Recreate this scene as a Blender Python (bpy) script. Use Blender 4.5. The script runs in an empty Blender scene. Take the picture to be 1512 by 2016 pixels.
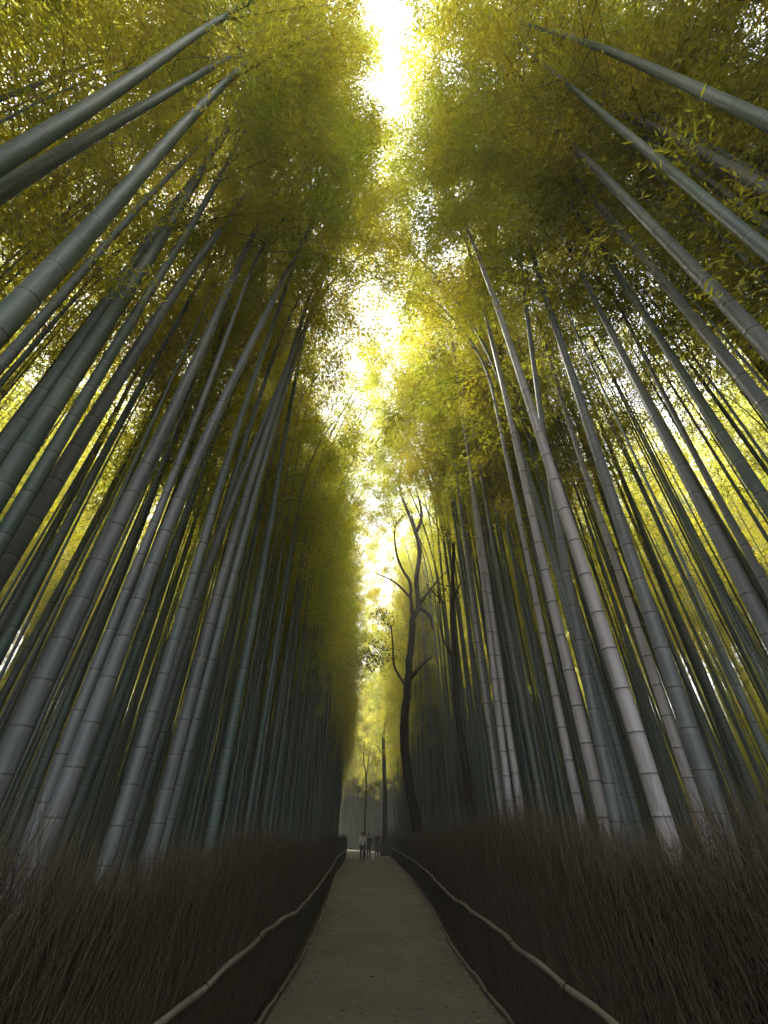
import bpy, math, random
import numpy as np

R = math.radians
C = bpy.context.scene.collection
scene = bpy.context.scene
rng = np.random.default_rng(11)
random.seed(5)

# ------------------------------------------------------------------ camera, sky, sun, exposure
EYE = 1.5
cam_data = bpy.data.cameras.new("camera")
cam = bpy.data.objects.new("camera", cam_data)
C.objects.link(cam)
cam.location = (0, 0, EYE)
cam.rotation_euler = (R(90 + 36.53), 0, 0)
cam_data.sensor_fit = 'HORIZONTAL'
cam_data.sensor_width = 36
cam_data.lens = 36 * 860 / 1512
cam_data.clip_start = 0.02
cam_data.clip_end = 3000
scene.camera = cam

SUN_EL, SUN_AZ = 58, -40          # azimuth from straight ahead, negative = left
world = bpy.data.worlds.new("World")
scene.world = world
world.use_nodes = True
nt = world.node_tree
nt.nodes.clear()
sky = nt.nodes.new('ShaderNodeTexSky')
sky.sky_type = 'NISHITA'
sky.sun_disc = False
sky.sun_elevation = R(SUN_EL)
sky.sun_rotation = R(SUN_AZ)
sky.dust_density = 3.0
sky.ozone_density = 1.0
cloud = nt.nodes.new('ShaderNodeMix'); cloud.data_type = 'RGBA'   # thin bright cloud over the whole sky
cloud.inputs[0].default_value = 0.75
cloud.inputs[7].default_value = (13.4, 13.5, 14.8, 1)
bg = nt.nodes.new('ShaderNodeBackground')
bg.inputs[1].default_value = 0.1
wo = nt.nodes.new('ShaderNodeOutputWorld')
nt.links.new(sky.outputs[0], cloud.inputs[6])
nt.links.new(cloud.outputs[2], bg.inputs[0])
nt.links.new(bg.outputs[0], wo.inputs[0])

sun_data = bpy.data.lights.new("sun", 'SUN')
sun = bpy.data.objects.new("sun", sun_data)
C.objects.link(sun)
sun_data.energy = 4.5
sun_data.angle = R(12)
sun_data.color = (1.0, 0.93, 0.80)
sun.location = (0, 0, 60)
sun.rotation_euler = (R(90 - SUN_EL), 0, R(180 - SUN_AZ) if False else R(-SUN_AZ + 180))
scene.view_settings.view_transform = 'Standard'
scene.view_settings.look = 'None'
scene.view_settings.gamma = 1
scene.view_settings.exposure = 2.15
scene.cycles.use_denoising = True
scene.cycles.max_bounces = 12
scene.cycles.diffuse_bounces = 9
scene.cycles.transmission_bounces = 9
scene.cycles.sample_clamp_indirect = 6


# ------------------------------------------------------------------ helpers
def mesh_np(name, verts, faces, mats, matidx=None, smooth=True, attrs=None):
    """verts (n,3); faces: list of (m,k) int arrays"""
    me = bpy.data.meshes.new(name)
    verts = np.asarray(verts, np.float32)
    me.vertices.add(len(verts))
    me.vertices.foreach_set("co", verts.ravel())
    loops = np.concatenate([f.ravel() for f in faces]).astype(np.int32)
    sizes = np.concatenate([np.full(len(f), f.shape[1], np.int32) for f in faces])
    me.loops.add(len(loops))
    me.loops.foreach_set("vertex_index", loops)
    me.polygons.add(len(sizes))
    me.polygons.foreach_set("loop_start", np.concatenate([[0], np.cumsum(sizes)[:-1]]).astype(np.int32))
    me.polygons.foreach_set("loop_total", sizes)
    me.polygons.foreach_set("use_smooth", np.full(len(sizes), smooth, bool))
    for m in mats:
        me.materials.append(m)
    if matidx is not None:
        me.polygons.foreach_set("material_index", np.asarray(matidx, np.int32))
    for k, v in (attrs or {}).items():
        a = me.attributes.new(k, 'FLOAT', 'POINT')
        a.data.foreach_set("value", np.asarray(v, np.float32))
    me.update()
    me.validate()
    return me


def link(name, me, parent=None, loc=None):
    o = bpy.data.objects.new(name, me)
    C.objects.link(o)
    if parent is not None:
        o.parent = parent
    if loc is not None:
        o.location = loc
    return o


def tag(o, label=None, cat=None, group=None, kind=None):
    if label: o['label'] = label
    if cat: o['category'] = cat
    if group: o['group'] = group
    if kind: o['kind'] = kind
    return o


def empty(name, loc, label, cat, group=None):
    o = bpy.data.objects.new(name, None)
    o.empty_display_size = 0.2
    C.objects.link(o)
    o.location = loc
    return tag(o, label, cat, group)


def tube(pts, radii, sides=8, cap=True, jitter=0.0, r=None):
    """verts and faces of a tapered tube along pts"""
    pts = np.asarray(pts, float)
    n = len(pts)
    d = np.gradient(pts, axis=0)
    d /= np.linalg.norm(d, axis=1)[:, None] + 1e-9
    ref = np.array([1.0, 0, 0]) if abs(d[0][0]) < 0.8 else np.array([0, 1.0, 0])
    ang = np.arange(sides) * 2 * math.pi / sides
    V = []
    for i in range(n):
        u = np.cross(d[i], ref); u /= np.linalg.norm(u) + 1e-9
        v = np.cross(d[i], u)
        rad = radii[i] * (1 + (jitter * (r.random(sides) - .5) if jitter else 0))
        V.append(pts[i] + (np.cos(ang) * rad)[:, None] * u + (np.sin(ang) * rad)[:, None] * v)
    V = np.concatenate(V)
    i = np.arange(n - 1)[:, None] * sides
    j = np.arange(sides)[None]
    a = (i + j).ravel(); b = (i + (j + 1) % sides).ravel()
    F = np.stack([a, b, b + sides, a + sides], 1)
    return V, F


def join(parts):
    """[(V,F)...] quads -> V,F"""
    Vs, Fs, o = [], [], 0
    for V, F in parts:
        Vs.append(V); Fs.append(F + o); o += len(V)
    return np.concatenate(Vs), np.concatenate(Fs)


def subdiv_path(pts, k=4):
    """Catmull-Rom resample"""
    P = np.asarray(pts, float)
    Q = np.vstack([2 * P[0] - P[1], P, 2 * P[-1] - P[-2]])
    out = []
    for i in range(1, len(Q) - 2):
        for t in np.arange(k) / k:
            p0, p1, p2, p3 = Q[i - 1], Q[i], Q[i + 1], Q[i + 2]
            out.append(.5 * (2 * p1 + (p2 - p0) * t + (2 * p0 - 5 * p1 + 4 * p2 - p3) * t * t + (3 * p1 - p0 - 3 * p2 + p3) * t ** 3))
    out.append(P[-1])
    return np.array(out)


# ------------------------------------------------------------------ materials
class NT:
    def __init__(self, name):
        self.m = bpy.data.materials.new(name)
        self.m.use_nodes = True
        self.t = self.m.node_tree
        self.t.nodes.clear()
        self.out = self.n('ShaderNodeOutputMaterial')

    def n(self, kind, **kw):
        nd = self.t.nodes.new(kind)
        for k, v in kw.items():
            setattr(nd, k, v)
        return nd

    def l(self, a, b):
        self.t.links.new(a, b)

    def mix(self, fac, a, b, mode='MIX'):
        m = self.n('ShaderNodeMix', data_type='RGBA', blend_type=mode)
        for s, v in ((0, fac), (6, a), (7, b)):
            if hasattr(v, 'is_output'):
                self.l(v, m.inputs[s])
            else:
                m.inputs[s].default_value = v if s == 0 else (*v, 1)
        return m.outputs[2]

    def math(self, op, a, b=0.0, clamp=False):
        m = self.n('ShaderNodeMath', operation=op, use_clamp=clamp)
        for s, v in ((0, a), (1, b)):
            if hasattr(v, 'is_output'):
                self.l(v, m.inputs[s])
            else:
                m.inputs[s].default_value = v
        return m.outputs[0]

    def noise(self, scale, detail=3, coord='Object', stretch=None, rough=.5):
        tc = self.n('ShaderNodeTexCoord')
        src = tc.outputs[coord]
        if stretch:
            mp = self.n('ShaderNodeMapping'); mp.inputs['Scale'].default_value = stretch
            self.l(src, mp.inputs[0]); src = mp.outputs[0]
        nz = self.n('ShaderNodeTexNoise')
        nz.inputs['Scale'].default_value = scale; nz.inputs['Detail'].default_value = detail
        nz.inputs['Roughness'].default_value = rough
        self.l(src, nz.inputs['Vector'])
        return nz.outputs[0]

    def ramp(self, fac, lo, hi):
        r = self.n('ShaderNodeMapRange')
        r.inputs[1].default_value = lo; r.inputs[2].default_value = hi
        self.l(fac, r.inputs[0])
        return r.outputs[0]

    def principled(self, col, rough=.6, spec=.3, bump=None, bump_str=.3):
        p = self.n('ShaderNodeBsdfPrincipled')
        if hasattr(col, 'is_output'): self.l(col, p.inputs['Base Color'])
        else: p.inputs['Base Color'].default_value = (*col, 1)
        if hasattr(rough, 'is_output'): self.l(rough, p.inputs['Roughness'])
        else: p.inputs['Roughness'].default_value = rough
        p.inputs['Specular IOR Level'].default_value = spec
        if bump is not None:
            b = self.n('ShaderNodeBump'); b.inputs['Strength'].default_value = bump_str; b.inputs['Distance'].default_value = .02
            self.l(bump, b.inputs['Height']); self.l(b.outputs[0], p.inputs['Normal'])
        self.l(p.outputs[0], self.out.inputs[0])
        return p


def leaf_material(name, dark, mid, glow, trans=.6, hue_var=True):
    k = NT(name)
    geo = k.n('ShaderNodeNewGeometry')
    oi = k.n('ShaderNodeObjectInfo')
    per_leaf = geo.outputs['Random Per Island']
    per_tree = oi.outputs['Random']
    base = k.mix(per_leaf, dark, mid)
    tint = k.mix(per_tree, (.62, .84, .9), (1.12, 1.03, .9))
    base = k.mix(1.0, base, tint, 'MULTIPLY')
    tr = k.mix(per_leaf, tuple(c * .65 for c in glow), glow)
    tr = k.mix(1.0, tr, tint, 'MULTIPLY')
    d = k.n('ShaderNodeBsdfDiffuse'); k.l(base, d.inputs[0])
    t = k.n('ShaderNodeBsdfTranslucent'); k.l(tr, t.inputs[0])
    m = k.n('ShaderNodeMixShader'); m.inputs[0].default_value = trans
    k.l(d.outputs[0], m.inputs[1]); k.l(t.outputs[0], m.inputs[2])
    g = k.n('ShaderNodeBsdfGlossy'); g.inputs['Roughness'].default_value = .45
    g.inputs[0].default_value = (.8, .8, .7, 1)
    m2 = k.n('ShaderNodeMixShader'); m2.inputs[0].default_value = .035
    k.l(m.outputs[0], m2.inputs[1]); k.l(g.outputs[0], m2.inputs[2])
    k.l(m2.outputs[0], k.out.inputs[0])
    return k.m


LEAF = leaf_material('bamboo_leaf', (.070, .072, .008), (.12, .112, .011), (.85, .76, .058))
TREE_LEAF = leaf_material('tree_leaf', (.030, .032, .010), (.06, .055, .015), (.14, .12, .02), .4)


def culm_material(name='bamboo_culm', pale=None):
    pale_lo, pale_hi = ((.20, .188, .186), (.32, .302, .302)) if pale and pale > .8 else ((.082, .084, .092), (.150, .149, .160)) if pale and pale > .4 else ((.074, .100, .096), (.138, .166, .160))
    k = NT(name)
    at = k.n('ShaderNodeAttribute', attribute_name='node')
    fr = k.math('FRACT', at.outputs['Fac'])
    oi = k.n('ShaderNodeObjectInfo')
    rnd = oi.outputs['Random'] if pale is None else None
    streak = k.noise(6, 4, stretch=(3, 3, .25))
    mott = k.noise(2.2, 5, stretch=(1, 1, .6), rough=.65)
    green = k.mix(k.ramp(mott, .3, .75), (.030, .058, .049), (.068, .104, .088))
    grey = k.mix(k.ramp(streak, .3, .7), pale_lo, pale_hi)
    if pale is None:                                            # some stalks are yellower with age
        age = k.math('FRACT', k.math('MULTIPLY', rnd, 7.31))
        green = k.mix(k.ramp(age, .55, 1.05), green, (.080, .092, .050))
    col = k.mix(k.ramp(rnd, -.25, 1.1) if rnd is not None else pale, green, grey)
    patch = k.ramp(k.noise(1.1, 5, stretch=(2, 2, .5), rough=.7), .48, .66)
    col = k.mix(k.math('MULTIPLY', patch, .38), col, (.21, .205, .195))   # waxy and lichen pale patches
    drip = k.ramp(k.noise(5, 5, stretch=(5, 5, .22), rough=.7), .56, .70)
    col = k.mix(k.math('MULTIPLY', drip, .5), col, (.030, .034, .028))   # rain streaks
    spots = k.ramp(k.noise(38, 2), .68, .74)
    col = k.mix(k.math('MULTIPLY', spots, .45), col, (.06, .06, .05))
    # waxy bloom just under each node, dark scar on the node itself
    bloom = k.math('MULTIPLY', k.ramp(fr, .84, .97), .32)
    col = k.mix(bloom, col, (.19, .185, .175))
    scar = k.math('ADD', k.math('LESS_THAN', fr, .026), k.math('GREATER_THAN', fr, .985), True)
    col = k.mix(k.math('MULTIPLY', scar, .8), col, (.022, .021, .018))
    k.principled(col, k.math('ADD', k.math('MULTIPLY', streak, .25), .38), .35, streak, .08)
    return k.m


CULM = culm_material()
CULM_PALE = culm_material('bamboo_culm_pale', .92)
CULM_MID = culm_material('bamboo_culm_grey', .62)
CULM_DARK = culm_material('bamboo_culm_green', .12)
k = NT('twig'); k.principled((.10, .095, .05), .7, .2); TWIG = k.m


# ------------------------------------------------------------------ the lie of the land
def lerp_table(tab):
    a = np.array(tab, float)
    return lambda y: np.interp(y, a[:, 0], a[:, 1])


edge_r = lerp_table([(-8, 1.34), (4, 1.30), (6.3, 1.28), (7.5, 1.23), (9.7, 1.17), (14, 1.25), (19.5, 1.27), (28.7, 1.13), (42, .73), (56, .2), (64, -1.6), (72, -4.5), (84, -11)])
edge_l = lerp_table([(-8, -1.30), (4, -1.26), (6.3, -1.25), (8.7, -1.26), (12.8, -1.43), (17.9, -1.72), (26, -2.25), (36, -2.6), (46, -3.1), (56, -4.3), (64, -6.3), (72, -9.5), (84, -17)])


def ground_z(x, y):
    x = np.asarray(x, float); y = np.asarray(y, float)
    d = np.maximum(x - edge_r(y) - .6, 0) + np.maximum(edge_l(y) - .6 - x, 0)
    z = .03 * d + .10 * np.sin(x * .37 + 1) * np.sin(y * .29) * np.clip(d / 3, 0, 1)
    far = np.maximum(np.abs(x) - 14, 0) + np.maximum(y - 92, 0)
    return z + np.clip(far * .42, 0, 11)


xs = np.concatenate([[-1500, -500, -200], np.linspace(-80, -12, 35), np.linspace(-11, 11, 67), np.linspace(12, 80, 35), [200, 500, 1500]])
ys = np.concatenate([[-1500, -400, -80], np.linspace(-30, 130, 161), [200, 500, 1500]])
GX, GY = np.meshgrid(xs, ys)
GZ = ground_z(GX, GY)
n0, n1 = GX.shape
i = (np.arange(n0 - 1)[:, None] * n1 + np.arange(n1 - 1)[None]).ravel()
k = NT('leaf_litter')
na, nb = k.noise(1.3, 5), k.noise(45, 4, rough=.7)
lit = k.mix(k.ramp(nb, .35, .7), (.035, .026, .016), (.12, .088, .05))
lit = k.mix(k.math('MULTIPLY', k.ramp(na, .3, .8), .5), lit, (.04, .036, .018))
k.principled(lit, .9, .1, nb, .8)
me = mesh_np('ground', np.stack([GX.ravel(), GY.ravel(), GZ.ravel()], 1), [np.stack([i, i + 1, i + n1 + 1, i + n1], 1)], [k.m])
tag(link('ground', me), 'brown leaf litter floor of the bamboo grove', 'ground', kind='structure')

# path: a slightly crowned strip of packed grit
yy = np.linspace(-14, 82, 193)
uu = np.linspace(0, 1, 13)
PX = edge_l(yy)[:, None] * (1 - uu) + edge_r(yy)[:, None] * uu
PY = np.repeat(yy[:, None], 13, 1)
PZ = .012 + .035 * (1 - (2 * uu - 1) ** 2)[None] + 0 * PX
i = (np.arange(192)[:, None] * 13 + np.arange(12)[None]).ravel()
k = NT('packed_grit')
n1_, n2_, n3_ = k.noise(.8, 5), k.noise(90, 3, rough=.7), k.noise(7, 4, rough=.65)
pc = k.mix(k.ramp(n1_, .3, .7), (.100, .088, .066), (.165, .145, .110))
pc = k.mix(k.math('MULTIPLY', k.ramp(n2_, .45, .75), .5), pc, (.19, .165, .125))
pc = k.mix(k.math('MULTIPLY', k.ramp(n3_, .50, .68), .6), pc, (.085, .072, .05))
k.principled(pc, .8, .25, n2_, .9)
me = mesh_np('path', np.stack([PX.ravel(), PY.ravel(), PZ.ravel()], 1), [np.stack([i, i + 1, i + 14, i + 13], 1)], [k.m])
tag(link('path', me), 'bare grey brown footpath running straight between the fences', 'path', kind='structure')


# ------------------------------------------------------------------ bamboo
def node_heights(H, r):
    z, out = .06, []
    while z < H - .25:
        out.append(z)
        z += min(.36, .15 + .062 * z) * r.uniform(.93, 1.07)
    return np.array(out)


def culm_parts(curve, H, r0, r, sides=12):
    nz = node_heights(H, r)
    zs, rs, vs = [-.15], [1.08], [-.5]
    for j, z in enumerate(nz):
        L = (nz[j + 1] - z) if j + 1 < len(nz) else .25
        for dz, sc in ((-.030, 1.0), (-.006, 1.005), (.003, 1.045), (.012, .992), (.04, .992), (L * .5, .997)):
            zs.append(z + dz); rs.append(sc)
            vs.append(j + (dz / L if dz > 0 else dz / (L if j == 0 else z - nz[j - 1])))
    zs.append(H); rs.append(1.0); vs.append(len(nz) - .01)
    zs = np.array(zs); rs = np.array(rs)
    o = np.argsort(zs, kind='stable'); zs, rs, vs = zs[o], rs[o], np.array(vs)[o]
    rad = np.maximum(r0 * np.clip(1 - zs / (H * 1.02), 0, 1) ** .78, .004) * rs
    x, y = curve(zs)
    V, F = tube(np.stack([x, y, zs], 1), rad, sides)
    return V, F, np.repeat(vs, sides), nz


def crown_parts(curve, H, nz, r, z0=.42, rmax=2.0, keep=None, leaf=.098, fill=1.2, lump=.28):
    """branches at every node of the upper culm, each with fans of narrow leaves"""
    LV, BV, BF, nb = [], [], [], 0
    az = r.uniform(0, 2 * math.pi)
    phase = r.uniform(0, 6.28)
    for z in nz[nz > z0 * H]:
        t = (z - z0 * H) / ((1 - z0) * H)
        az += math.pi + r.normal(0, .35)
        prof = rmax * (min(1, .45 + 2.2 * t)) * (1 - .72 * max(0, t - .35) / .65)
        for side in (0, 1):
            if r.random() < lump + .38 * math.sin(z * 1.5 + phase) + (.25 if t < .12 else 0):
                continue
            a = az + side * r.uniform(.5, 1.0)
            L = prof * r.uniform(.65, 1.2)
            e0, dr = r.uniform(.35, .95), r.uniform(.45, 1.15)
            x0, y0 = curve(np.array([z]))
            s = np.linspace(0, 1, 5)
            hx = L * (s - .12 * s * s)
            P = np.stack([x0 + hx * math.cos(a), y0 + hx * math.sin(a), z + L * (e0 * s - dr * s * s)], 1)
            if keep is not None and not keep(P[-1], r):
                P = P[0] + (P - P[0]) * .55
                if not keep(P[-1], r):
                    continue
            V, F = tube(P, np.linspace(.008, .002, 5), 3)
            BV.append(V); BF.append(F + nb); nb += len(V)
            nc = max(2, int(L * 4.4 * fill))
            for q in range(nc):
                tt = r.uniform(.22, 1.05)
                c = np.array([np.interp(tt, s, P[:, m]) for m in range(3)]) + r.normal(0, .11, 3) * np.array([1, 1, .8])
                if keep is not None and not keep(c, r):
                    continue
                m = int(r.integers(38, 62))
                p = c + r.normal(0, .125, (m, 3))
                d = np.stack([math.cos(a) + r.normal(0, .8, m), math.sin(a) + r.normal(0, .8, m), -.55 + r.normal(0, .5, m)], 1)
                d /= np.linalg.norm(d, axis=1)[:, None]
                w = np.cross(d, r.normal(0, 1, (m, 3)) + [0, 0, 1.2]); w /= np.linalg.norm(w, axis=1)[:, None] + 1e-6
                ll = leaf * r.uniform(.7, 1.25, m)[:, None]
                ww = ll * .095
                LV.append(np.stack([p, p + d * ll * .4 + w * ww, p + d * ll + [0, 0, -.012], p + d * ll * .4 - w * ww], 1).reshape(-1, 3))
    V = np.concatenate(LV); nl = len(V) // 4
    F = np.arange(nl * 4).reshape(-1, 4)
    B, G = np.concatenate(BV), np.concatenate(BF)
    return np.concatenate([V, B]), np.concatenate([F, G + len(V)]), np.concatenate([np.zeros(nl, int), np.ones(len(G), int)])


def make_curve(ax, ay, bx, by, droop, ang, H, zd=.66, wob=.02, ph=0.0):
    dx, dy = droop * math.cos(ang), droop * math.sin(ang)

    def f(z):
        h = np.clip(z, 0, None) / 10
        q = np.clip((z - zd * H) / ((1 - zd) * H), 0, None) ** 2
        w = wob * np.sin(z * .9 + ph) * np.clip(z / 2, 0, 1)
        return ax * h + bx * h * h + dx * q + w, ay * h + by * h * h + dy * q + w * .6
    return f


# gap of sky left open above the path: (distance, left crowns end at, right crowns begin at)
GAP = np.array([(-9, -.5, .4), (.3, -.40, .20), (.9, -.32, .18), (1.6, -.12, .26), (2.3, .05, .28), (3.2, .05, .15), (4.2, .9, -.8), (6.1, .8, -.8), (6.9, -.22, .45),
                (8.3, -.62, .50), (9.2, -.35, .30), (10.0, 1.0, -1.0), (15.2, 1.0, -1.0), (16.5, -1.0, -.5), (18.5, -1.0, -.35), (22, -.8, .0), (24, -.6, .1), (26, 1.5, -2.5), (90, 1.5, -2.5)])


def keeper(bx, by, left):
    def keep(p, r):
        Y = p[1] + by
        if 6 < Y < 18.5 and .03 * Y < p[0] + bx < .112 * Y + .25 and p[2] - 1.5 < .80 * Y:      # clear air round the crooked tree
            return False
        n = .10 * math.sin(Y * 5.1 + p[2] * 3.1) + .08 * math.sin(p[2] * 7 + Y * 2)
        if left:
            return p[0] + bx < np.interp(Y, GAP[:, 0], GAP[:, 1]) + n
        return p[0] + bx > np.interp(Y, GAP[:, 0], GAP[:, 2]) - n
    return keep


def bamboo(x, y, curve, H, r0, r, label, group, mat, left, sides=12, leafscale=1.0, lump=.2, fill=1.3, z0=None):
    root = empty('bamboo', (x, y, float(ground_z(x, y))), label, 'bamboo', group)
    V, F, v, nz = culm_parts(curve, H, r0, r, sides)
    link('culm', mesh_np('culm', V, [F], [mat], attrs={'node': v}), root)
    V, F, mi = crown_parts(curve, H, nz, r, z0 or r.uniform(.48, .58) + (.08 if y > 14 else 0), rmax=2.6 if 10 < y < 16 or y > 24 or y < 2.8 else 2.35, keep=keeper(x, y, left), leaf=.098 * leafscale, lump=lump, fill=fill)
    link('crown', mesh_np('crown', V, [F], [LEAF, TWIG], mi, smooth=False), root)
    return root


SPOTS = []                       # every bamboo's foot
TRACED = [
    ('dark thick bamboo slanting across the top left corner, above all the other stalks', 0.13, -2.39, 0.905, -0.006, -0.023, -0.01, -0.021, 13.0),
    ('dark bamboo just below the topmost slanting stalk in the top left corner', 0.12, -2.517, 1.062, -0.068, -0.139, 0.139, 0.333, 14.8),
    ('very thick dark bamboo crossing the upper left edge, third stalk down from the corner', 0.145, -2.126, 1.339, -0.026, -0.031, -0.012, -0.009, 11.0),
    ('thin arching bamboo high in the top left corner, behind the thick slanting stalks', 0.07, -4.099, 1.109, -0.047, -0.188, 0.061, 0.279, 13.7),
    ('thin dark bamboo slanting alone just under the very thick upper left stalk', 0.06, -3.706, 2.649, -0.012, -0.025, 0.036, 0.068, 8.7),
    ('dark ringed bamboo running close above a thicker smooth twin on the left edge', 0.13, -2.847, 2.326, 0.017, 0.046, -0.047, -0.078, 7.8),
    ('thick smooth dark bamboo close beneath its ringed twin on the left edge', 0.14, -2.457, 2.263, -0.122, -0.114, -0.045, -0.071, 13.3),
    ('slim dark green bamboo between two thick stalks on the left edge', 0.1, -2.422, 2.332, 0.004, -0.012, -0.082, -0.052, 8.7),
    ('thick blue-grey bamboo with crisp dark node rings, leaving the frame at mid left edge', 0.13, -2.604, 2.552, 0.017, 0.033, 0.211, 0.212, 14.4),
    ('thick purplish grey bamboo with long internodes, left of the palest left stalk', 0.14, -2.325, 3.051, 0.105, 0.08, 0.029, 0.026, 13.8),
    ('slim green bamboo high beside the thick purplish grey stalk on the left', 0.08, -2.062, 3.197, -0.003, -0.018, 0.039, 0.043, 11.1),
    ('palest ringed bamboo of the left side, in front of slim green stalks', 0.12, -2.012, 3.203, 0.048, 0.002, 0.464, 0.374, 11.7),
    ('slim dark green bamboo in the gap between the two thickest left stalks', 0.09, -3.291, 3.698, 0.01, 0.013, 0.054, 0.045, 7.8),
    ('slim green bamboo pressed against the palest ringed stalk on the left', 0.09, -2.968, 4.745, -0.042, -0.029, -0.112, -0.082, 6.2),
    ('plain mid-thick bamboo right of the palest ringed stalk on the left', 0.1, -1.954, 3.913, 0.004, -0.0, 0.168, 0.087, 7.6),
    ('bamboo on the left leaning over the path, outermost of three stalks that nearly touch', 0.11, -2.189, 4.498, 0.021, -0.008, 0.708, 0.41, 11.6),
    ('middle one of three nearly touching bamboos left of the path', 0.12, -1.958, 4.567, 0.07, 0.021, 0.31, 0.136, 7.6),
    ('innermost of three nearly touching bamboos left of the path', 0.12, -1.936, 4.737, 0.049, 0.014, 0.349, 0.152, 8.8),
    ('thin dark bamboo standing clear before yellow leaves on the left of the path', 0.08, -1.907, 7.48, -0.065, -0.011, 0.281, 0.064, 9.3),
    ('grey bamboo between the three touching stalks and the thin dark one', 0.12, -1.845, 5.858, -0.012, -0.005, -0.04, -0.023, 7.7),
    ('long grey bamboo crossing the upper right from the right edge toward the sky slot', 0.107, 2.949, 2.227, 0.04, -0.052, -0.115, 0.161, 14.7),
    ('pale bamboo nearly level across the upper right corner', 0.13, 3.27, 1.444, 0.176, -0.479, -0.175, 0.716, 11.5),
    ('dark blurred bamboo topmost in the upper right corner', 0.107, 2.634, 0.827, 0.06, -0.186, -0.083, 0.337, 10.8),
    ('thick smooth bamboo right of the palest stalk, fading into the dark below', 0.123, 2.244, 3.652, 0.24, -0.17, 0.143, -0.059, 12.0),
    ('thick pale grey bamboo with short internodes, left neighbour of the palest right stalk', 0.098, 1.715, 4.243, 0.172, -0.059, -0.064, 0.02, 15.0),
    ('palest and brightest bamboo on the right of the path with bold dark node rings', 0.111, 1.763, 3.405, 0.082, -0.032, -0.236, 0.119, 10.6),
    ('grey bamboo squeezed between the two palest stalks right of the path', 0.090, 1.638, 3.98, 0.402, -0.176, 0.523, -0.17, 6.5),
    ('slim ringed bamboo just right of the palest right stalk', 0.090, 2.852, 4.832, 0.075, -0.037, 0.16, -0.106, 8.0),
    ('mid-thick grey bamboo well right of the palest stalk, leaning to the right edge', 0.107, 2.928, 3.264, 0.038, -0.025, 0.1, -0.078, 7.4),
    ('dark green bamboo running down to the middle of the right edge', 0.098, 3.088, 2.797, 0.024, -0.002, -0.003, -0.025, 7.7),
    ('very dark thick bamboo close beside the long grey one in the upper right', 0.123, 2.672, 1.752, 0.029, -0.054, -0.115, 0.191, 9.4),
    ('slender tall bamboo nearest the dark crooked tree on the right of the path', 0.082, 1.723, 7.814, -0.028, -0.013, 0.016, 0.014, 14.0),
    ('upright pale bamboo with a brightly ringed foot right of the crooked tree', 0.098, 1.615, 6.791, 0.063, -0.013, 0.262, -0.061, 10.6),
    ('slim ringed bamboo close right of the upright pale one', 0.090, 1.734, 6.711, 0.04, -0.036, 0.028, -0.013, 4.0),
    ('slender bamboo rising just left of the thick pale grey stalk on the right', 0.082, 1.775, 4.801, 0.016, -0.026, 0.143, -0.042, 9.5),
    ('thin green bamboo low among the leaves of the upper right, under the long grey stalk', 0.08, 3.493, 3.606, -0.094, 0.08, 0.317, -0.309, 8.4),
]
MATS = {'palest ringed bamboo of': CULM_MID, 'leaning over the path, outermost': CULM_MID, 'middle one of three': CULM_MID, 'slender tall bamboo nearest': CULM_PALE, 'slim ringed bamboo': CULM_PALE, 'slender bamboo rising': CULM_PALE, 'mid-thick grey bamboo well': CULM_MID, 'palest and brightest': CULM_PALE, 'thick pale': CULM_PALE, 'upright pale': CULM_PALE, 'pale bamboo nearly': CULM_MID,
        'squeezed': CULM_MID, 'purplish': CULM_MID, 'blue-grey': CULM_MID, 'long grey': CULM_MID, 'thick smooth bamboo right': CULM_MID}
for label, D, x, y, ax, ay, bx, by, ztop in TRACED:
    r = np.random.default_rng(int(abs(x * 1000) + abs(y * 777)))
    left = x < 0
    H = max(ztop + 3.2, r.uniform(16.5, 18.5)) if D > .085 else max(ztop + 2.5, r.uniform(11.5, 14))
    ang = r.uniform(-.5, .6) if left else math.pi + r.uniform(-.6, .5)
    c = make_curve(ax, ay, bx * .9, by * .9, (min(2.7, max(1.2, abs(x) - .9)) * r.uniform(.9, 1.15) if y > 2.8 else abs(x) - .35) + (.7 if 3.9 < y < 6.8 else 0), ang, H, .62, .012, r.uniform(0, 6))
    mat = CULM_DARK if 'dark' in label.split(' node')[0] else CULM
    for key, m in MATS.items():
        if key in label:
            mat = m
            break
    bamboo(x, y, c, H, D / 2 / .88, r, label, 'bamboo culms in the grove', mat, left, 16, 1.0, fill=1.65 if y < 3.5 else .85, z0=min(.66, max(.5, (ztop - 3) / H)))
    SPOTS.append((x, y))

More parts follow.
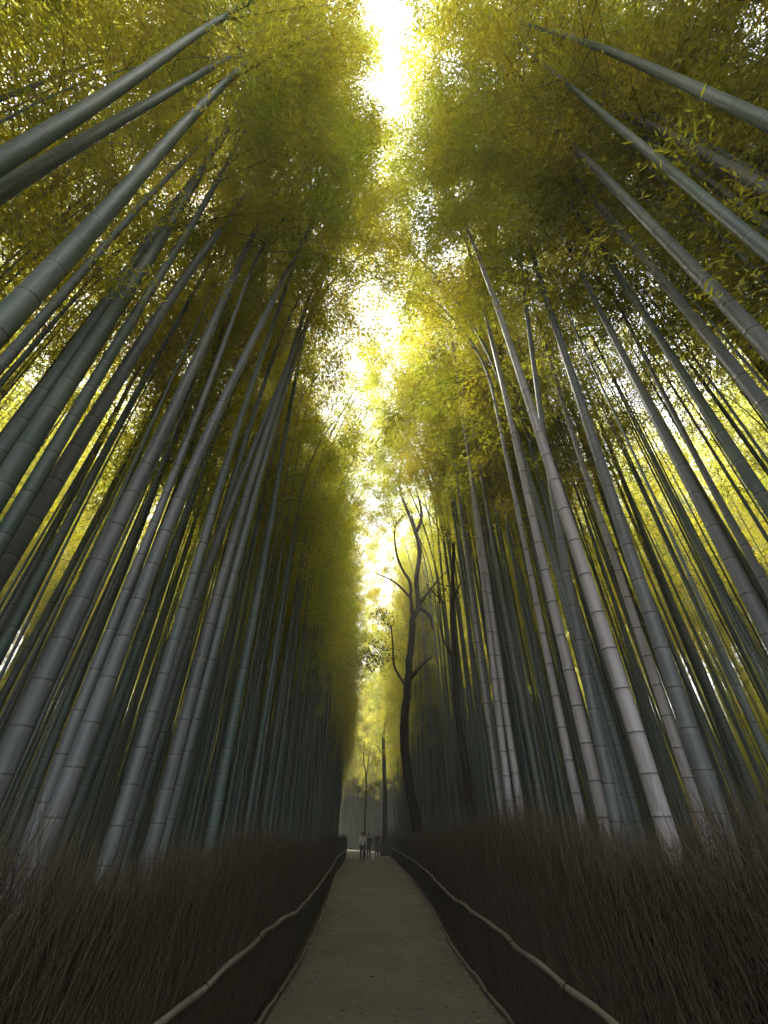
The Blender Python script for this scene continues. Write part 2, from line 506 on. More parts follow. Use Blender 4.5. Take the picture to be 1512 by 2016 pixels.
# tall stalks that arch right over the path and close the sky gap beyond the first clearing
ARCH = [(-1, 4.9, .75, 3.0), (1, 5.5, .9, 3.1), (-1, 10.6, .7, 2.6), (1, 11.6, .7, 2.8), (-1, 12.9, .8, 2.9), (1, 13.8, .6, 2.7), (-1, 14.9, .6, 2.6)]
ARCH += [((-1, 1)[q % 2], 25.5 + q * 1.55 + (.5 if q % 3 else 0), .55 + .35 * ((q * 7) % 5) / 5, 2.9 + .8 * ((q * 3) % 4) / 4) for q in range(22)]
ARCH += [(1, -1.3, .45, 2.9), (1, .1, 1.5, 3.3), (-1, 9.8, .6, 2.7), (1, 10.3, .8, 2.8), (-1, 11.8, 1.1, 3.2), (1, 12.8, 1.2, 3.2), (1, 19.6, .9, 2.8), (1, 21.4, 1.2, 3.0), (1, 23.2, .8, 2.7)]
for sd, y, off, dr in ARCH:
    r = np.random.default_rng(int(900 + y * 100))
    x = float(edge_l(y)) - .3 - off if sd < 0 else float(edge_r(y)) + .3 + off
    H = r.uniform(16.5, 19) * (1.28 if 19 < y < 24 else 1.18 if y > 16 else 1)
    c = make_curve(-sd * r.uniform(.0, .12), r.normal(0, .08), -sd * r.uniform(.1, .22), 0, dr, (0 if sd < 0 else math.pi) + (r.normal(0, .25) if y > 1 else -.75 if y < -1 else -.35), H, .45, .015, r.uniform(0, 6))
    bamboo(x, y, c, H, r.uniform(.085, .12) / 2 / .88, r, 'tall bamboo of the %s row arching over the path with a drooping leafy top' % ('left' if sd < 0 else 'right'),
           'bamboo arching over the path from the %s' % ('left' if sd < 0 else 'right'), CULM, sd < 0, 10, lump=.2, fill=1.2 if y < 16 else 1.3)
    SPOTS.append((x, y))

# ---- scatter the rest of the grove
PTS = np.zeros((30000, 3)); n = 0
for s in SPOTS:
    PTS[n] = (*s, .42); n += 1
KEEP_OUT = [(1.5, 24, .9), (1.8, 11, .45), (.05, 50, .8), (-1.62, 46, .5)]
for s in KEEP_OUT:
    PTS[n] = s; n += 1
first = n
for zone in range(3):
    tries = (26000, 16000, 20000)[zone]
    U = rng.random((tries, 4))
    for u in U:
        side = -1 if u[0] < .5 else 1
        off = ((.42, 3.2), (3.2, 10), (10, 30))[zone]
        o = off[0] + (off[1] - off[0]) * u[1]
        y = -6 + 86 * u[2] if zone else -6 + 86 * u[2] ** 1.0
        x = (edge_r(y) + .3 + o) if side > 0 else (edge_l(y) - .3 - o)
        md = (.23 + .12 * u[3], .70, 1.15)[zone]
        if y < 1 and zone == 0: md = 1.0
        if -1.2 < y < 6.3 and o < 2.6 and (u[3] > .12 or o < .9): continue
        if y < 14: md *= (1, 1.2, .85)[zone]
        if y < 6.3 and zone == 1 and o < 4.5: md = 1.0
        q = PTS[:n]
        if ((q[:, 0] - x) ** 2 + (q[:, 1] - y) ** 2 < np.maximum(md, q[:, 2]) ** 2).any(): continue
        PTS[n] = (x, y, 0); n += 1
U = rng.random((3500, 3))        # the grove closing the view where the path bends
for u in U:
    x, y = -38 + 76 * u[0], 76 + 26 * u[1]
    q = PTS[:n]
    if edge_l(y) - .6 < x < edge_r(y) + .6 or ((q[:, 0] - x) ** 2 + (q[:, 1] - y) ** 2 < 1.0).any(): continue
    PTS[n] = (x, y, 0); n += 1
REST = PTS[first:n, :2]

cs, sn = math.cos(R(36.53)), math.sin(R(36.53))


def in_frame(x, y):
    z = np.linspace(1.8, 13, 24) - EYE
    zc = y * cs + z * sn; yc = -y * sn + z * cs
    ok = (zc > .1) & (np.abs(x / np.maximum(zc, .1)) < 756 / 860) & (np.abs(yc / np.maximum(zc, .1)) < 1008 / 860)
    return ok.any()


dist = np.hypot(REST[:, 0], REST[:, 1])
vis = np.array([in_frame(*p) for p in REST])
side_off = np.where(REST[:, 0] < (edge_l(REST[:, 1]) + edge_r(REST[:, 1])) / 2, edge_l(REST[:, 1]) - .3 - REST[:, 0], REST[:, 0] - edge_r(REST[:, 1]) - .3)
order = np.argsort(np.where(vis, dist * (.6 + .3 * side_off.clip(0, 30)), 1e9))     # the front rows hide the ones behind
N_EACH = 300 - len(TRACED) - len(ARCH)
near = order[:N_EACH]
rest = order[N_EACH:]
rest = rest[~((REST[rest, 0] > 0) & (side_off[rest] < 2.2) & (REST[rest, 1] > 8) & (REST[rest, 1] < 25))]   # clear air round the crooked tree

# shared shapes for the copies; each leans towards its own +X
VAR = []
for q in range(18):                # 0-8 grown, 9-13 thin young, 14-17 grown and very leafy
    r = np.random.default_rng(100 + q)
    young, full = 9 <= q < 14, q >= 14
    H = r.uniform(11, 17) if young else r.uniform(14.5, 18.5)
    c = make_curve(r.uniform(-.15, .2), r.normal(0, .12), r.uniform(0, .15), r.normal(0, .06), r.uniform(.6, 1.7), r.normal(0, .3), H, .62, .018, r.uniform(0, 6))
    D = r.uniform(.042, .080) if young else r.uniform(.085, .125)
    V, F, v, nz = culm_parts(c, H, D / 2 / .88, r, 10)
    cul = mesh_np('culm', V, [F], [CULM], attrs={'node': v})
    V2, F2, mi = crown_parts(c, H, nz, r, r.uniform(.5, .62) if young else r.uniform(.28, .44), rmax=1.15 if young else 1.9, fill=.3 if young else 1.15 if full else .5, lump=.14 if full else .34)
    cro = mesh_np('crown', V2, [F2], [LEAF, TWIG], mi, smooth=False)
    V3, F3, v3, _ = culm_parts(c, H, D / 2 / .88, np.random.default_rng(100 + q), 7)
    both = mesh_np('stalk', np.concatenate([V3, V2]), [F3, F2 + len(V3)], [CULM, LEAF, TWIG],
                   np.concatenate([np.zeros(len(F3), int), mi + 1]), attrs={'node': np.concatenate([v3, np.zeros(len(V2))])})
    VAR.append((cul, cro, both))

ROWS = {(0, 0): ('slim grey green bamboo in the dense row just behind the left fence', 'bamboo row behind the left fence'),
        (0, 1): ('slim grey green bamboo in the dense row just behind the right fence', 'bamboo row behind the right fence'),
        (1, 0): ('thin dim bamboo deep in the grove left of the path', 'bamboo deep in the left grove'),
        (1, 1): ('thin dim bamboo deep in the grove right of the path', 'bamboo deep in the right grove')}
for j in near:
    x, y = REST[j]
    r = np.random.default_rng(5000 + int(j))
    left = x < (edge_l(y) + edge_r(y)) / 2
    off = (edge_l(y) - .3 - x) if left else (x - edge_r(y) - .3)
    label, group = ROWS[(0 if off < 3.2 else 1, 0 if left else 1)]
    thin = r.random() < (.6 if y < 2.5 else .85 if y < 6.5 else .78 if y < 20 else .55)
    if thin and not (not left and off < 1.6 and 8 < y < 27):
        pass
    elif (off < 1.35 and y < 44) or (not left and off < 2.8 and 8 < y < 27):
        H = r.uniform(14.5, 18.5) * (1.18 if y > 16 else 1)
        ang = r.normal(0, .5) if left else math.pi + r.normal(0, .5)
        dr = r.uniform(.6, 1.6) if not (10 < y < 16 or y > 25) else r.uniform(1.7, 3.0)
        c = make_curve(r.normal(.04 if left else -.04, .1), r.normal(0, .1), r.normal(.05 if left else -.05, .05), r.normal(0, .05), dr, ang, H, .62, .015, r.uniform(0, 6))
        bamboo(x, y, c, H, r.uniform(.08, .125) / 2 / .88, r, label, group, CULM, left, 10, lump=.36, fill=.8 if y < 6 else .42 if left and y < 20 else .6)
        continue
    cul, cro, both = VAR[int(r.integers(9, 14) if thin else r.integers(9) if y > 7 or r.random() < .3 else r.integers(14, 18))]
    root = empty('bamboo', (x, y, float(ground_z(x, y))), label, 'bamboo', group)
    root.rotation_euler.z = (0 if left else math.pi) + (r.normal(0, .7) if off > 1.5 or y > 31 else r.choice([-1, 1]) * r.uniform(.9, 1.9))
    s = r.uniform(.85, 1.08) * (1.18 if y > 16 else 1)
    wide = r.uniform(.85, 1.15) * (.75 if thin and y < 6.5 else 1)
    root.scale = (s * wide, s * wide, s)
    link('culm', cul, root)
    link('crown', cro, root)

# everything further off: one mass, instanced on points
src = bpy.data.collections.new('stalk_shapes')
for q, (_, _, both) in enumerate(VAR):
    src.objects.link(bpy.data.objects.new('stalk_%02d' % q, both))
P = REST[rest]
r = np.random.default_rng(404)
low = np.stack([r.choice([-1, 1], 1500) * r.uniform(8, 32, 1500), r.uniform(-6, 40, 1500)], 1)
P = np.concatenate([P, np.stack([r.choice([-1, 1], 380) * r.uniform(11, 33, 380), r.uniform(-3, 24, 380)], 1)])
n_tall = len(P)
P = np.concatenate([P, low])
r = np.random.default_rng(77)
m = len(P)
left = P[:, 0] < (edge_l(P[:, 1]) + edge_r(P[:, 1])) / 2
me = bpy.data.meshes.new('bamboo_thicket')
me.vertices.add(m)
me.vertices.foreach_set('co', np.stack([P[:, 0], P[:, 1], ground_z(P[:, 0], P[:, 1])], 1).astype(np.float32).ravel())
for nm, ty, val in (('turn', 'FLOAT', np.where(left, 0, math.pi) + r.normal(0, .8, m)), ('size', 'FLOAT', np.where(np.arange(m) >= n_tall, r.uniform(.22, .42, m), r.uniform(.8, 1.1, m) * np.where(P[:, 1] > 16, 1.18, 1))), ('pick', 'INT', np.where(np.arange(m) >= n_tall, r.integers(14, 18, m), np.where(((r.random(m) < .8) & (P[:, 1] < 4.5)) | (np.arange(m) >= n_tall - 380), r.integers(14, 18, m), np.where(r.random(m) < np.where((P[:, 1] > 5) & (P[:, 1] < 22) & (np.abs(P[:, 0]) < 12), .8, .55), r.integers(9, 14, m), r.integers(0, 9, m)))))):
    a = me.attributes.new(nm, ty, 'POINT')
    a.data.foreach_set('value', np.asarray(val, np.int32 if ty == 'INT' else np.float32))
thicket = tag(link('bamboo_thicket', me), 'crowded mass of distant bamboo filling the grove on both sides', 'bamboo grove', kind='stuff')
g = bpy.data.node_groups.new('thicket', 'GeometryNodeTree')
g.interface.new_socket('Geometry', in_out='INPUT', socket_type='NodeSocketGeometry')
g.interface.new_socket('Geometry', in_out='OUTPUT', socket_type='NodeSocketGeometry')
gi, go = g.nodes.new('NodeGroupInput'), g.nodes.new('NodeGroupOutput')
ci = g.nodes.new('GeometryNodeCollectionInfo')
ci.inputs['Collection'].default_value = src
ci.inputs['Separate Children'].default_value = True
ci.inputs['Reset Children'].default_value = True
ip = g.nodes.new('GeometryNodeInstanceOnPoints')
ip.inputs['Pick Instance'].default_value = True


def named(nm, ty):
    nd = g.nodes.new('GeometryNodeInputNamedAttribute'); nd.data_type = ty
    nd.inputs['Name'].default_value = nm
    return nd.outputs['Attribute']


cx = g.nodes.new('ShaderNodeCombineXYZ')
g.links.new(named('turn', 'FLOAT'), cx.inputs[2])
g.links.new(gi.outputs[0], ip.inputs['Points'])
g.links.new(ci.outputs[0], ip.inputs['Instance'])
g.links.new(named('pick', 'INT'), ip.inputs['Instance Index'])
g.links.new(cx.outputs[0], ip.inputs['Rotation'])
g.links.new(named('size', 'FLOAT'), ip.inputs['Scale'])
g.links.new(ip.outputs[0], go.inputs[0])
md = thicket.modifiers.new('thicket', 'NODES')
md.node_group = g


# ------------------------------------------------------------------ brushwood fences along the path
k = NT('brushwood')
geo = k.n('ShaderNodeNewGeometry')
bcol = k.mix(geo.outputs['Random Per Island'], (.022, .018, .011), (.105, .084, .050))
k.principled(bcol, .85, .15)
BRUSH = k.m
k = NT('brushwood_pale')  # paler, warmer twig browns, used on the right fence only
geo = k.n('ShaderNodeNewGeometry')
bcol = k.mix(geo.outputs['Random Per Island'], (.030, .024, .015), (.155, .122, .078))
k.principled(bcol, .85, .15)
BRUSH_PALE = k.m
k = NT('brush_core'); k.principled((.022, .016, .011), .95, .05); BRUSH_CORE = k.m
k = NT('rail_bamboo')
na = k.noise(3, 4, stretch=(2, .6, 2)); nb = k.noise(60, 2)
rc = k.mix(k.ramp(na, .3, .7), (.105, .092, .072), (.18, .16, .13))
rc = k.mix(k.math('MULTIPLY', k.ramp(nb, .6, .72), .5), rc, (.07, .055, .04))
k.principled(rc, .6, .3, na, .1)
RAIL = k.m
k = NT('cord'); k.principled((.03, .022, .016), .9, .1); CORD = k.m


def fence(edge, sgn, top, label, seed):
    r = np.random.default_rng(seed)
    root = empty('brushwood_fence', (float(edge(0)) + sgn * .2, 0, 0), label, 'fence', 'brushwood fences lining the path')
    ox, oy = root.location.x, root.location.y
    # twigs, as thin three sided stems bent once
    ys = np.concatenate([r.uniform(-.2, 9, 40000), r.uniform(9, 24, 13000), r.uniform(24, 62, 7000)])
    n = len(ys)
    dep = r.random(n) ** 1.3
    z0 = np.where(r.random(n) < .45, r.uniform(.0, .2, n), r.uniform(.2, top * .75, n))
    ln = np.where(r.random(n) < .2, r.uniform(.7, 1.2, n), r.uniform(.25, .6, n))
    ln = np.minimum(ln, (top + .12 * np.sin(ys * 1.3) + .08 * np.sin(ys * 3.7) + r.normal(0, .055, n) - .20 * np.clip((4.5 - ys) / 2.5, 0, 1) * (sgn > 0) - z0))
    ok = ln > .12
    ys, dep, z0, ln = ys[ok], dep[ok], z0[ok], ln[ok]; n = len(ys)
    x0 = edge(ys) + sgn * (.03 + .30 * dep)
    ty = r.normal(.05, .5, n); tx = -sgn * r.uniform(-.16, .22, n) * (1 - dep) + r.normal(0, .06, n)
    a = np.stack([x0, ys, z0], 1)
    dirn = np.stack([tx, ty, np.ones(n)], 1); dirn /= np.linalg.norm(dirn, axis=1)[:, None]
    b = a + dirn * ln[:, None] * .55
    d2 = dirn + np.stack([r.normal(0, .18, n), r.normal(0, .28, n), np.zeros(n)], 1)
    d2 /= np.linalg.norm(d2, axis=1)[:, None]
    c = b + d2 * ln[:, None] * .45
    # keep the path itself clear
    lim = edge(ys) - sgn * .10
    for P in (b, c):
        P[:, 0] = np.where(sgn * (P[:, 0] - lim) < 0, lim, P[:, 0])
    w = r.uniform(.0011, .0027, n) * (.75 + ys.clip(0, 40) / 26)
    tri = np.array([[math.cos(t), math.sin(t), 0] for t in (0, 2.094, 4.189)])
    V = np.concatenate([a[:, None] + w[:, None, None] * tri, b[:, None] + .8 * w[:, None, None] * tri, c[:, None] + .35 * w[:, None, None] * tri], 1)
    V[..., 0] -= ox; V[..., 1] -= oy
    V = V.reshape(-1, 3)
    base = np.arange(n)[:, None] * 9
    fs = []
    for lv in (0, 3):
        for e in range(3):
            e2 = (e + 1) % 3
            fs.append(np.concatenate([base + lv + e, base + lv + e2, base + lv + 3 + e2, base + lv + 3 + e], 1))
    F = np.concatenate(fs)
    # ragged core behind the twigs
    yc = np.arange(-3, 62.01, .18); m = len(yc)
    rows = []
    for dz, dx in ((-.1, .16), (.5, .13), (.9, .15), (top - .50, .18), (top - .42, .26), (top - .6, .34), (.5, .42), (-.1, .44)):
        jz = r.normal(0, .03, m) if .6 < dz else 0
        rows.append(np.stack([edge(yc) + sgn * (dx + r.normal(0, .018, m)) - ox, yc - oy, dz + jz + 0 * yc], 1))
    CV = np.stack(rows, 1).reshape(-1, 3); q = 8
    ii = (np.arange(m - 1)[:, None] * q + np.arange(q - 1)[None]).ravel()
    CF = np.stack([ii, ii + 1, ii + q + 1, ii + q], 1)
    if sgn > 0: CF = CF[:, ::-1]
    link('brush', mesh_np('brush', np.concatenate([V, CV]), [F, CF + len(V)], [BRUSH_PALE if sgn > 0 else BRUSH, BRUSH_CORE], np.concatenate([np.zeros(len(F), int), np.ones(len(CF), int)])), root)
    # two long rails of split bamboo, lashed on
    for zr, rr, off in ((.70, .021, -.075), (.06, .016, -.065)):
        yr = np.arange(-3, 58, .45)
        wob = r.normal(0, .006, len(yr)); zz = zr + r.normal(0, .010, len(yr)) + .012 * np.sin(yr * .8 + seed)
        P = subdiv_path(np.stack([edge(yr) + sgn * off + wob - ox, yr - oy, zz], 1), 3)
        V, F = tube(P, np.full(len(P), rr) * (1 + .12 * np.sin(np.arange(len(P)) * 1.1)), 8)
        rail = link('rail', mesh_np('rail', V, [F], [RAIL]), root)
        for yk in np.arange(1.2, 20, 1.5):
            t = np.linspace(0, 2 * math.pi, 11)
            i_ = int(np.argmin(np.abs(P[:, 1] + oy - yk)))
            RP = P[i_] + np.stack([np.cos(t) * (rr + .006), np.linspace(-.012, .012, 11), np.sin(t) * (rr + .006)], 1)
            V, F = tube(RP, np.full(11, .004), 5)
            link('lashing', mesh_np('lashing', V, [F], [CORD]), rail)
    return root


fence(edge_l, -1, 1.52, 'dark brushwood fence with two pale rails along the left side of the path', 3)
fence(edge_r, 1, 1.76, 'taller brown brushwood fence with two pale rails along the right side of the path', 8)

# fallen leaves, thickest along the foot of the fences
r = np.random.default_rng(61)
n = 9000
fy = r.uniform(5, 45, n) ** 1.0
u = np.where(r.random(n) < .72, np.where(r.random(n) < .5, r.beta(1, 9, n), 1 - r.beta(1, 9, n)), r.random(n))
fx = edge_l(fy) * (1 - u) + edge_r(fy) * u
fz = .0155 + .035 * (1 - (2 * u - 1) ** 2)
a = r.uniform(0, 6.283, n); ll = r.uniform(.04, .085, n); ww = ll * r.uniform(.09, .16, n)
d = np.stack([np.cos(a), np.sin(a), r.uniform(-.05, .12, n)], 1); w = np.stack([-np.sin(a), np.cos(a), r.uniform(-.5, .5, n)], 1)
p = np.stack([fx, fy, fz], 1)
V = np.stack([p, p + d * (ll * .45)[:, None] + w * ww[:, None], p + d * ll[:, None], p + d * (ll * .45)[:, None] - w * ww[:, None] + [0, 0, .004]], 1).reshape(-1, 3)
k = NT('dry_leaf')
geo = k.n('ShaderNodeNewGeometry')
k.principled(k.mix(geo.outputs['Random Per Island'], (.06, .045, .022), (.27, .21, .11)), .8, .2)
tag(link('fallen_leaves', mesh_np('fallen_leaves', V, [np.arange(n * 4).reshape(-1, 4)], [k.m], smooth=False)), 'dry fallen bamboo leaves scattered along the path edges', 'fallen leaves', kind='stuff')

# ------------------------------------------------------------------ damp air
k = NT('haze')
pv = k.n('ShaderNodeVolumePrincipled')
pv.inputs['Color'].default_value = (.95, .92, .80, 1)
pv.inputs['Density'].default_value = .0040
pv.inputs['Anisotropy'].default_value = .2
k.l(pv.outputs[0], k.out.inputs[1])
cv = np.array([(sx * 60, -20 if sy < 0 else 125, -1.2 if sz < 0 else 26.5) for sx in (-1, 1) for sy in (-1, 1) for sz in (-1, 1)])
cf = np.array([(0, 1, 3, 2), (4, 6, 7, 5), (0, 4, 5, 1), (2, 3, 7, 6), (0, 2, 6, 4), (1, 5, 7, 3)])
tag(link('haze', mesh_np('haze', cv, [cf], [k.m], smooth=False)), 'thin pale damp air filling the whole bamboo grove', 'haze', kind='stuff')

# ------------------------------------------------------------------ trees between the bamboo
k = NT('bark')
na = k.noise(9, 6, stretch=(1.5, 1.5, .3), rough=.7); nb = k.noise(2, 3)
bk = k.mix(k.ramp(na, .3, .7), (.018, .014, .011), (.065, .052, .040))
bk = k.mix(k.math('MULTIPLY', k.ramp(nb, .5, .75), .35), bk, (.06, .065, .04))
k.principled(bk, .9, .15, na, .9)
BARK = k.m


def broad_leaves(centres, r, size=.09, per=220, spread=.42):
    out = []
    for c in centres:
        m = int(per * r.uniform(.7, 1.3))
        p = np.array(c[:3]) + r.normal(0, 1, (m, 3)) * np.array([spread, spread, spread * .55]) * (c[3] if len(c) > 3 else 1)
        d = r.normal(0, 1, (m, 3)); d[:, 2] -= .3; d /= np.linalg.norm(d, axis=1)[:, None]
        w = np.cross(d, r.normal(0, 1, (m, 3)) + [0, 0, .8]); w /= np.linalg.norm(w, axis=1)[:, None]
        ll = size * r.uniform(.7, 1.3, m)[:, None]
        out.append(np.stack([p, p + d * ll * .45 + w * ll * .28, p + d * ll, p + d * ll * .45 - w * ll * .28], 1).reshape(-1, 3))
    V = np.concatenate(out)
    return V, np.arange(len(V)).reshape(-1, 4)


def tree(name, label, trunk, limbs, clumps, r, leaf=.09, per=220, spread=.42, mat=None):
    """trunk / limbs: (points, radius0, radius1)"""
    base = np.array(trunk[0][0]); base[2] = 0
    root = empty(name, tuple(base), label, 'tree')
    def tb(pts, r0, r1, flare=False):
        P = subdiv_path(np.array(pts) - base, 5)
        P[1:-1] += r.normal(0, r0 * .05, (len(P) - 2, 3))
        rad = np.linspace(r0, r1, len(P))
        if flare: rad[:4] *= np.array([1.45, 1.2, 1.08, 1.02])
        return tube(P, rad * (1 + r.normal(0, .04, len(P))), 12, jitter=.16, r=r)
    V, F = tb(*trunk, flare=True)
    link('trunk', mesh_np('trunk', V, [F], [BARK]), root)
    for lb in limbs:
        V, F = tb(*lb)
        link('limb', mesh_np('limb', V, [F], [BARK]), root)
    if clumps:
        cl = np.array([(c[0] - base[0], c[1] - base[1], c[2], c[3] if len(c) > 3 else 1) for c in clumps])
        V, F = broad_leaves(cl, r, leaf, per, spread)
        parts = [(V, F)]
        for c in cl:                                           # twigs that carry each clump
            for q in range(5):
                e = c[:3] + r.normal(0, .3, 3) * c[3]
                parts.append(tube(subdiv_path([c[:3] + [.15, 0, -.35], (c[:3] + e) / 2 + r.normal(0, .05, 3), e], 2), np.linspace(.012, .004, 5), 4))
        nl = len(F)
        V, F = join(parts)
        link('crown', mesh_np('crown', V, [F], [mat or TREE_LEAF, BARK], np.concatenate([np.zeros(nl, int), np.ones(len(F) - nl, int)]), smooth=False), root)
    return root


r = np.random.default_rng(21)
tree('crooked_tree', 'dark crooked tree with bare forking limbs rising beside the path on the right',
     ([(1.66, 24.00, -0.10), (1.58, 23.63, 1.15), (1.50, 23.49, 1.59), (1.17, 23.02, 3.04), (0.97, 22.49, 4.57), (0.95, 22.07, 5.77), (1.08, 21.69, 6.78), (1.21, 21.21, 8.05), (1.37, 20.73, 9.38), (1.40, 20.43, 10.12)], .255, .15),
     [([(1.40, 20.43, 10.12), (1.71, 20.22, 10.67), (1.64, 19.71, 11.95), (1.83, 19.22, 13.20), (1.63, 18.82, 14.16), (1.25, 18.43, 15.19), (0.89, 18.06, 16.13), (0.84, 17.70, 17.06), (1.02, 17.32, 18.05)], .15, .035),
      ([(1.41, 20.45, 10.04), (1.34, 20.05, 11.00), (1.30, 19.75, 11.74), (0.95, 19.51, 12.30), (0.65, 19.20, 13.07), (0.56, 18.76, 14.25), (0.98, 18.50, 14.97)], .10, .03),
      ([(1.34, 20.05, 11.00), (0.89, 19.85, 11.45), (0.38, 19.67, 11.81), (-0.43, 19.51, 12.13)], .07, .02),
      ([(1.64, 18.84, 14.09), (1.97, 18.56, 14.88), (1.88, 18.25, 15.73), (1.68, 17.99, 16.45)], .10, .03),
      ([(1.72, 20.21, 10.68), (2.29, 19.95, 11.40), (3.14, 19.62, 12.25), (4.01, 19.28, 13.12)], .09, .025),
      ([(1.71, 20.22, 10.67), (2.25, 20.32, 10.17), (2.38, 20.49, 9.54)], .11, .07),
      ([(1.19, 21.45, 7.43), (1.71, 21.24, 7.97), (2.29, 21.04, 8.41)], .12, .05),
      ([(1.04, 21.53, 7.18), (0.51, 21.21, 7.98), (0.42, 20.87, 8.95), (0.35, 20.55, 9.83)], .07, .03)],
     [(-0.51, 20.96, 8.46), (-0.09, 20.80, 8.96), (-0.69, 21.05, 8.01), (0.22, 20.49, 9.93), (-0.15, 20.37, 10.28, 0.7), (0.09, 20.98, 8.49), (-0.18, 20.99, 8.28), (-0.82, 20.92, 8.59, 0.7), (0.24, 18.28, 15.64, 1.2), (0.64, 18.41, 15.24, 1.2), (0.43, 18.64, 14.61, 0.8)], r)
tree('bare_trunk_tree', 'dark straight bare trunk standing close behind the right fence among pale bamboo',
     ([(1.90, 11, -.1), (1.86, 11, 1.54), (1.8, 11, 1.97), (1.78, 11, 2.8), (1.72, 11, 3.67), (1.76, 11, 5.03), (1.85, 11, 6.6), (2.1, 11.1, 8.6)], .105, .05),
     [([(1.76, 11, 5.03), (1.5, 11.0, 5.7), (1.45, 11.05, 6.6)], .035, .012), ([(1.85, 11, 6.6), (2.3, 11.3, 7.5), (2.8, 11.6, 8.2)], .03, .01)],
     [(1.5, 11, 6.9, .7), (2.2, 11.1, 8.9, .8), (2.9, 11.6, 8.3, .8)], r, .08, 120, .35)
tree('broken_trunk_tree', 'grey upright trunk at the far end of the path, hooked at its top',
     ([(.02, 50, -.1), (.05, 50, 1.5), (.1, 50, 3.23), (0, 50, 7.42), (-.05, 50, 9.71), (.25, 50, 11.1), (.9, 50, 12.6)], .26, .12),
     [([(.0, 50, 7.8), (-.5, 50, 8.6), (-.9, 49.8, 9.0)], .06, .02)],
     [(1.2, 50, 13.2, 1.6), (.5, 50, 12.8, 1.4), (1.8, 50, 13.6, 1.4)], r, .12, 200, .5)
tree('young_forked_tree', 'small thin forked tree standing alone in the bright gap at the path end',
     ([(-1.63, 46, -.1), (-1.63, 46, 1.5), (-1.63, 46, 3.09), (-1.61, 46, 5.74), (-1.87, 46, 6.95), (-1.87, 46, 8.62)], .09, .03),
     [([(-1.61, 46, 5.6), (-1.45, 46, 6.95), (-1.33, 46, 8.2)], .05, .02), ([(-1.62, 46, 4.6), (-1.1, 46, 4.9), (-.5, 46, 5.2)], .03, .012), ([(-1.62, 46, 4.4), (-2.1, 46, 4.8), (-2.5, 46, 5.0)], .03, .012)],
     [(-.9, 46, 7.3, .6), (-.7, 46, 6.9, .5), (-.6, 46, 5.3, .7), (-1.2, 46, 5.0, .6), (-2.3, 46, 4.9, .7), (-1.7, 46, 4.6, .5)], r, .1, 130, .45)

# ------------------------------------------------------------------ the walkers at the far end of the path
def flat(name, col, rough=.8):
    k = NT(name)
    n_ = k.noise(30, 3)
    k.principled(k.mix(n_, tuple(c * .8 for c in col), tuple(min(1, c * 1.15) for c in col)), rough, .2)
    return k.m


SKIN = flat('skin', (.42, .27, .20), .6)
HAIR = flat('dark_hair', (.012, .010, .009), .5)
SHOE = flat('dark_shoe', (.02, .02, .022), .6)


def skin_mesh(name, chains, mat, parent, sub=2):
    """chains: list of [(xyz, radius), ...]; the first vertex of a chain may be an int index into all vertices"""
    verts, edges, rad = [], [], []
    roots = []
    for ch in chains:
        prev = None
        for it in ch:
            if isinstance(it, int):
                prev = it; continue
            verts.append(it[0]); rad.append(it[1]); idx = len(verts) - 1
            if prev is not None: edges.append((prev, idx))
            else: roots.append(idx)
            prev = idx
    me = bpy.data.meshes.new(name)
    me.from_pydata(verts, edges, [])
    me.materials.append(mat)
    o = link(name, me, parent)
    sk = o.modifiers.new('skin', 'SKIN')
    if not me.skin_vertices:
        me.skin_vertices.new()
    for q, rr in enumerate(rad):
        me.skin_vertices[0].data[q].radius = (rr, rr) if not isinstance(rr, tuple) else rr
        me.skin_vertices[0].data[q].use_root = q in roots
    sk.use_smooth_shade = True
    sb = o.modifiers.new('sub', 'SUBSURF'); sb.levels = sb.render_levels = sub
    return o


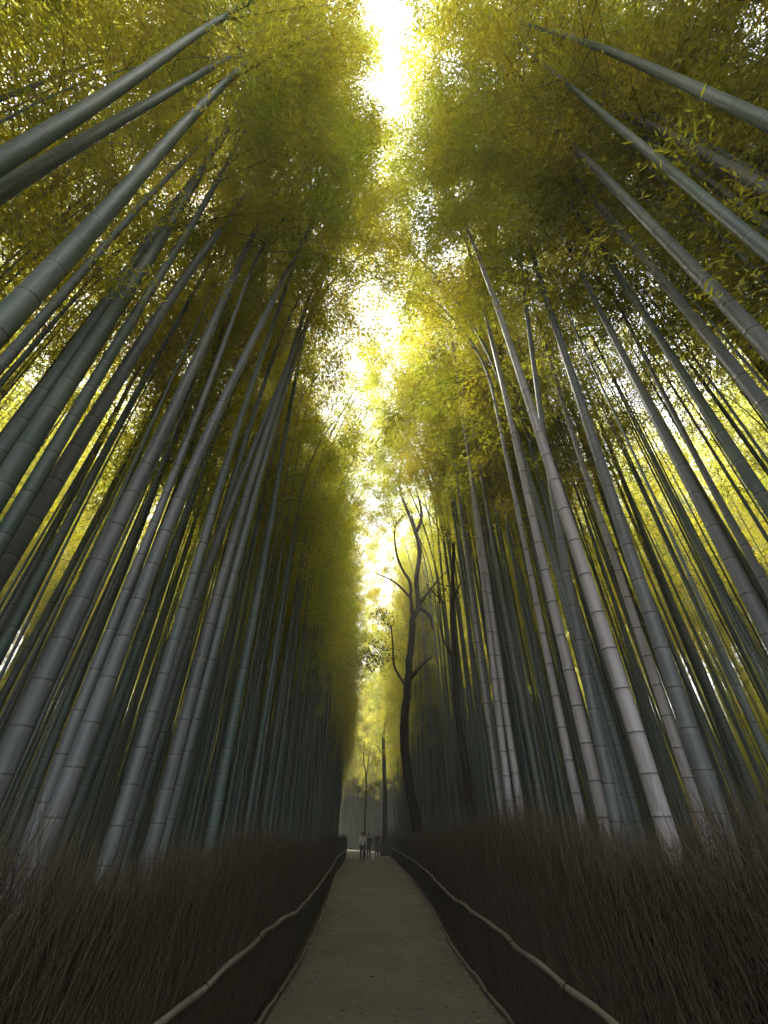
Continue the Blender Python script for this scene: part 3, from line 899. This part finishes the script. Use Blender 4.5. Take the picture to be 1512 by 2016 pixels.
def person(x, y, turn, hgt, label, top, legs, stride=.16, arms='down'):
    s = hgt / 1.70
    root = empty('person', (x, y, .03), label, 'person')
    root.rotation_euler.z = turn
    root.scale = (s, s, s)
    hip = {-1: (-.09, 0, .90), 1: (.09, 0, .90)}
    knee = {-1: (-.10, .07 + stride * .4, .49), 1: (.10, -stride * .35 + .05, .49)}
    ank = {-1: (-.10, stride * .75, .08), 1: (.10, -stride, .10)}
    toe = {-1: (-.115, stride * .75 + .17, .035), 1: (.115, -stride + .16, .035)}
    sho = {q: (q * .18, -.01, 1.40) for q in (-1, 1)}
    if arms == 'down':
        elb = {-1: (-.25, -.05, 1.13), 1: (.25, .02, 1.13)}
        wri = {-1: (-.26, -.02, .89), 1: (.26, .13, .91)}
    else:                                   # both hands raised in front, holding a phone
        elb = {q: (q * .27, .10, 1.20) for q in (-1, 1)}
        wri = {q: (q * .09, .30, 1.36) for q in (-1, 1)}
    body = [[((0, 0, .93), .125), ((0, .01, 1.08), (.115, .095)), ((0, 0, 1.25), (.135, .10)), ((0, -.01, 1.38), (.12, .085)), ((0, 0, 1.47), .058),
             ((0, .02, 1.53), .062), ((0, .03, 1.585), (.078, .092)), ((0, .025, 1.645), (.072, .085)), ((0, .02, 1.685), (.04, .05))]]
    nv = 9
    hands = []
    for q in (-1, 1):
        body.append([0, (hip[q], .095), (knee[q], .060), (ank[q], .042), (toe[q], .036)])
        e, w = np.array(elb[q]), np.array(wri[q])
        f = (w - e) / np.linalg.norm(w - e)
        palm = w + f * .06
        body.append([3, (sho[q], .058), (elb[q], .042), (wri[q], .028), (tuple(palm), (.034, .020))])
        sidev = np.array([0, 1.0, 0]) if arms == 'down' else np.array([q * -.3, 0, 1.0])
        for fi, (o_, l_) in enumerate(((-.027, .070), (-.009, .082), (.010, .078), (.028, .062))):
            a_ = palm + sidev * o_ + f * .012
            b_ = a_ + f * l_ * .55
            c_ = b_ + f * l_ * .40 + np.array([-q * .018, 0, 0])
            hands.append([(tuple(a_), .0095), (tuple(b_), .0085), (tuple(c_), .007)])
        th = w + f * .03 + sidev * .03
        hands.append([(tuple(th), .011), (tuple(th + sidev * .025 + f * .03), .009), (tuple(th + sidev * .03 + f * .055), .008)])
    # ears and nose grow from the head
    hands.append([((0, .105, 1.585), .014), ((0, .125, 1.565), .013)])
    for q in (-1, 1):
        hands.append([((q * .074, .02, 1.60), .014), ((q * .082, .012, 1.57), .012)])
    skin_mesh('body', body + hands, SKIN, root)
    skin_mesh('hair', [[((0, -.035, 1.55), .060), ((0, -.025, 1.61), (.085, .080)), ((0, .0, 1.672), (.082, .090)), ((0, .055, 1.690), (.06, .045))]], HAIR, root)
    skin_mesh('top', [[((0, 0, .88), (.15, .125)), ((0, .01, 1.05), (.14, .118)), ((0, 0, 1.25), (.155, .118)), ((0, -.01, 1.39), (.13, .098)), ((0, -.005, 1.445), .072)]] +
              [[3, (sho[q], .074), (elb[q], .056), (tuple(np.array(wri[q]) * .9 + np.array(elb[q]) * .1), .042)] for q in (-1, 1)], top, root)
    skin_mesh('trousers', [[((0, 0, .93), (.135, .115))]] + [[0, (hip[q], .108), (knee[q], .076), (tuple(np.array(ank[q]) + [0, 0, .02]), .060)] for q in (-1, 1)], legs, root)
    for q in (-1, 1):
        a_ = np.array(ank[q])
        skin_mesh('shoe', [[(tuple(a_ + [0, -.03, -.03]), .050), (tuple(a_ + [0, .06, -.035]), .048), (tuple(np.array(toe[q]) + [0, .02, .005]), .040)]], SHOE, root)
    return root


person(-1.46, 37.4, R(5), 1.66, 'walker in a white top and dark trousers on the left of the far path', flat('white_cotton', (.72, .72, .74)), flat('navy_cloth', (.03, .032, .045)))
person(-1.12, 40.5, R(-8), 1.60, 'walker in a dark coat and maroon trousers beside the one in white', flat('dark_coat', (.025, .022, .024)), flat('maroon_cloth', (.10, .028, .030)), .10)
person(-.62, 46.5, R(174), 1.72, 'walker in dark clothes with raised elbows, furthest along the path', flat('charcoal_cloth', (.03, .03, .032)), flat('grey_cloth', (.11, .10, .10)), .06, 'raised')
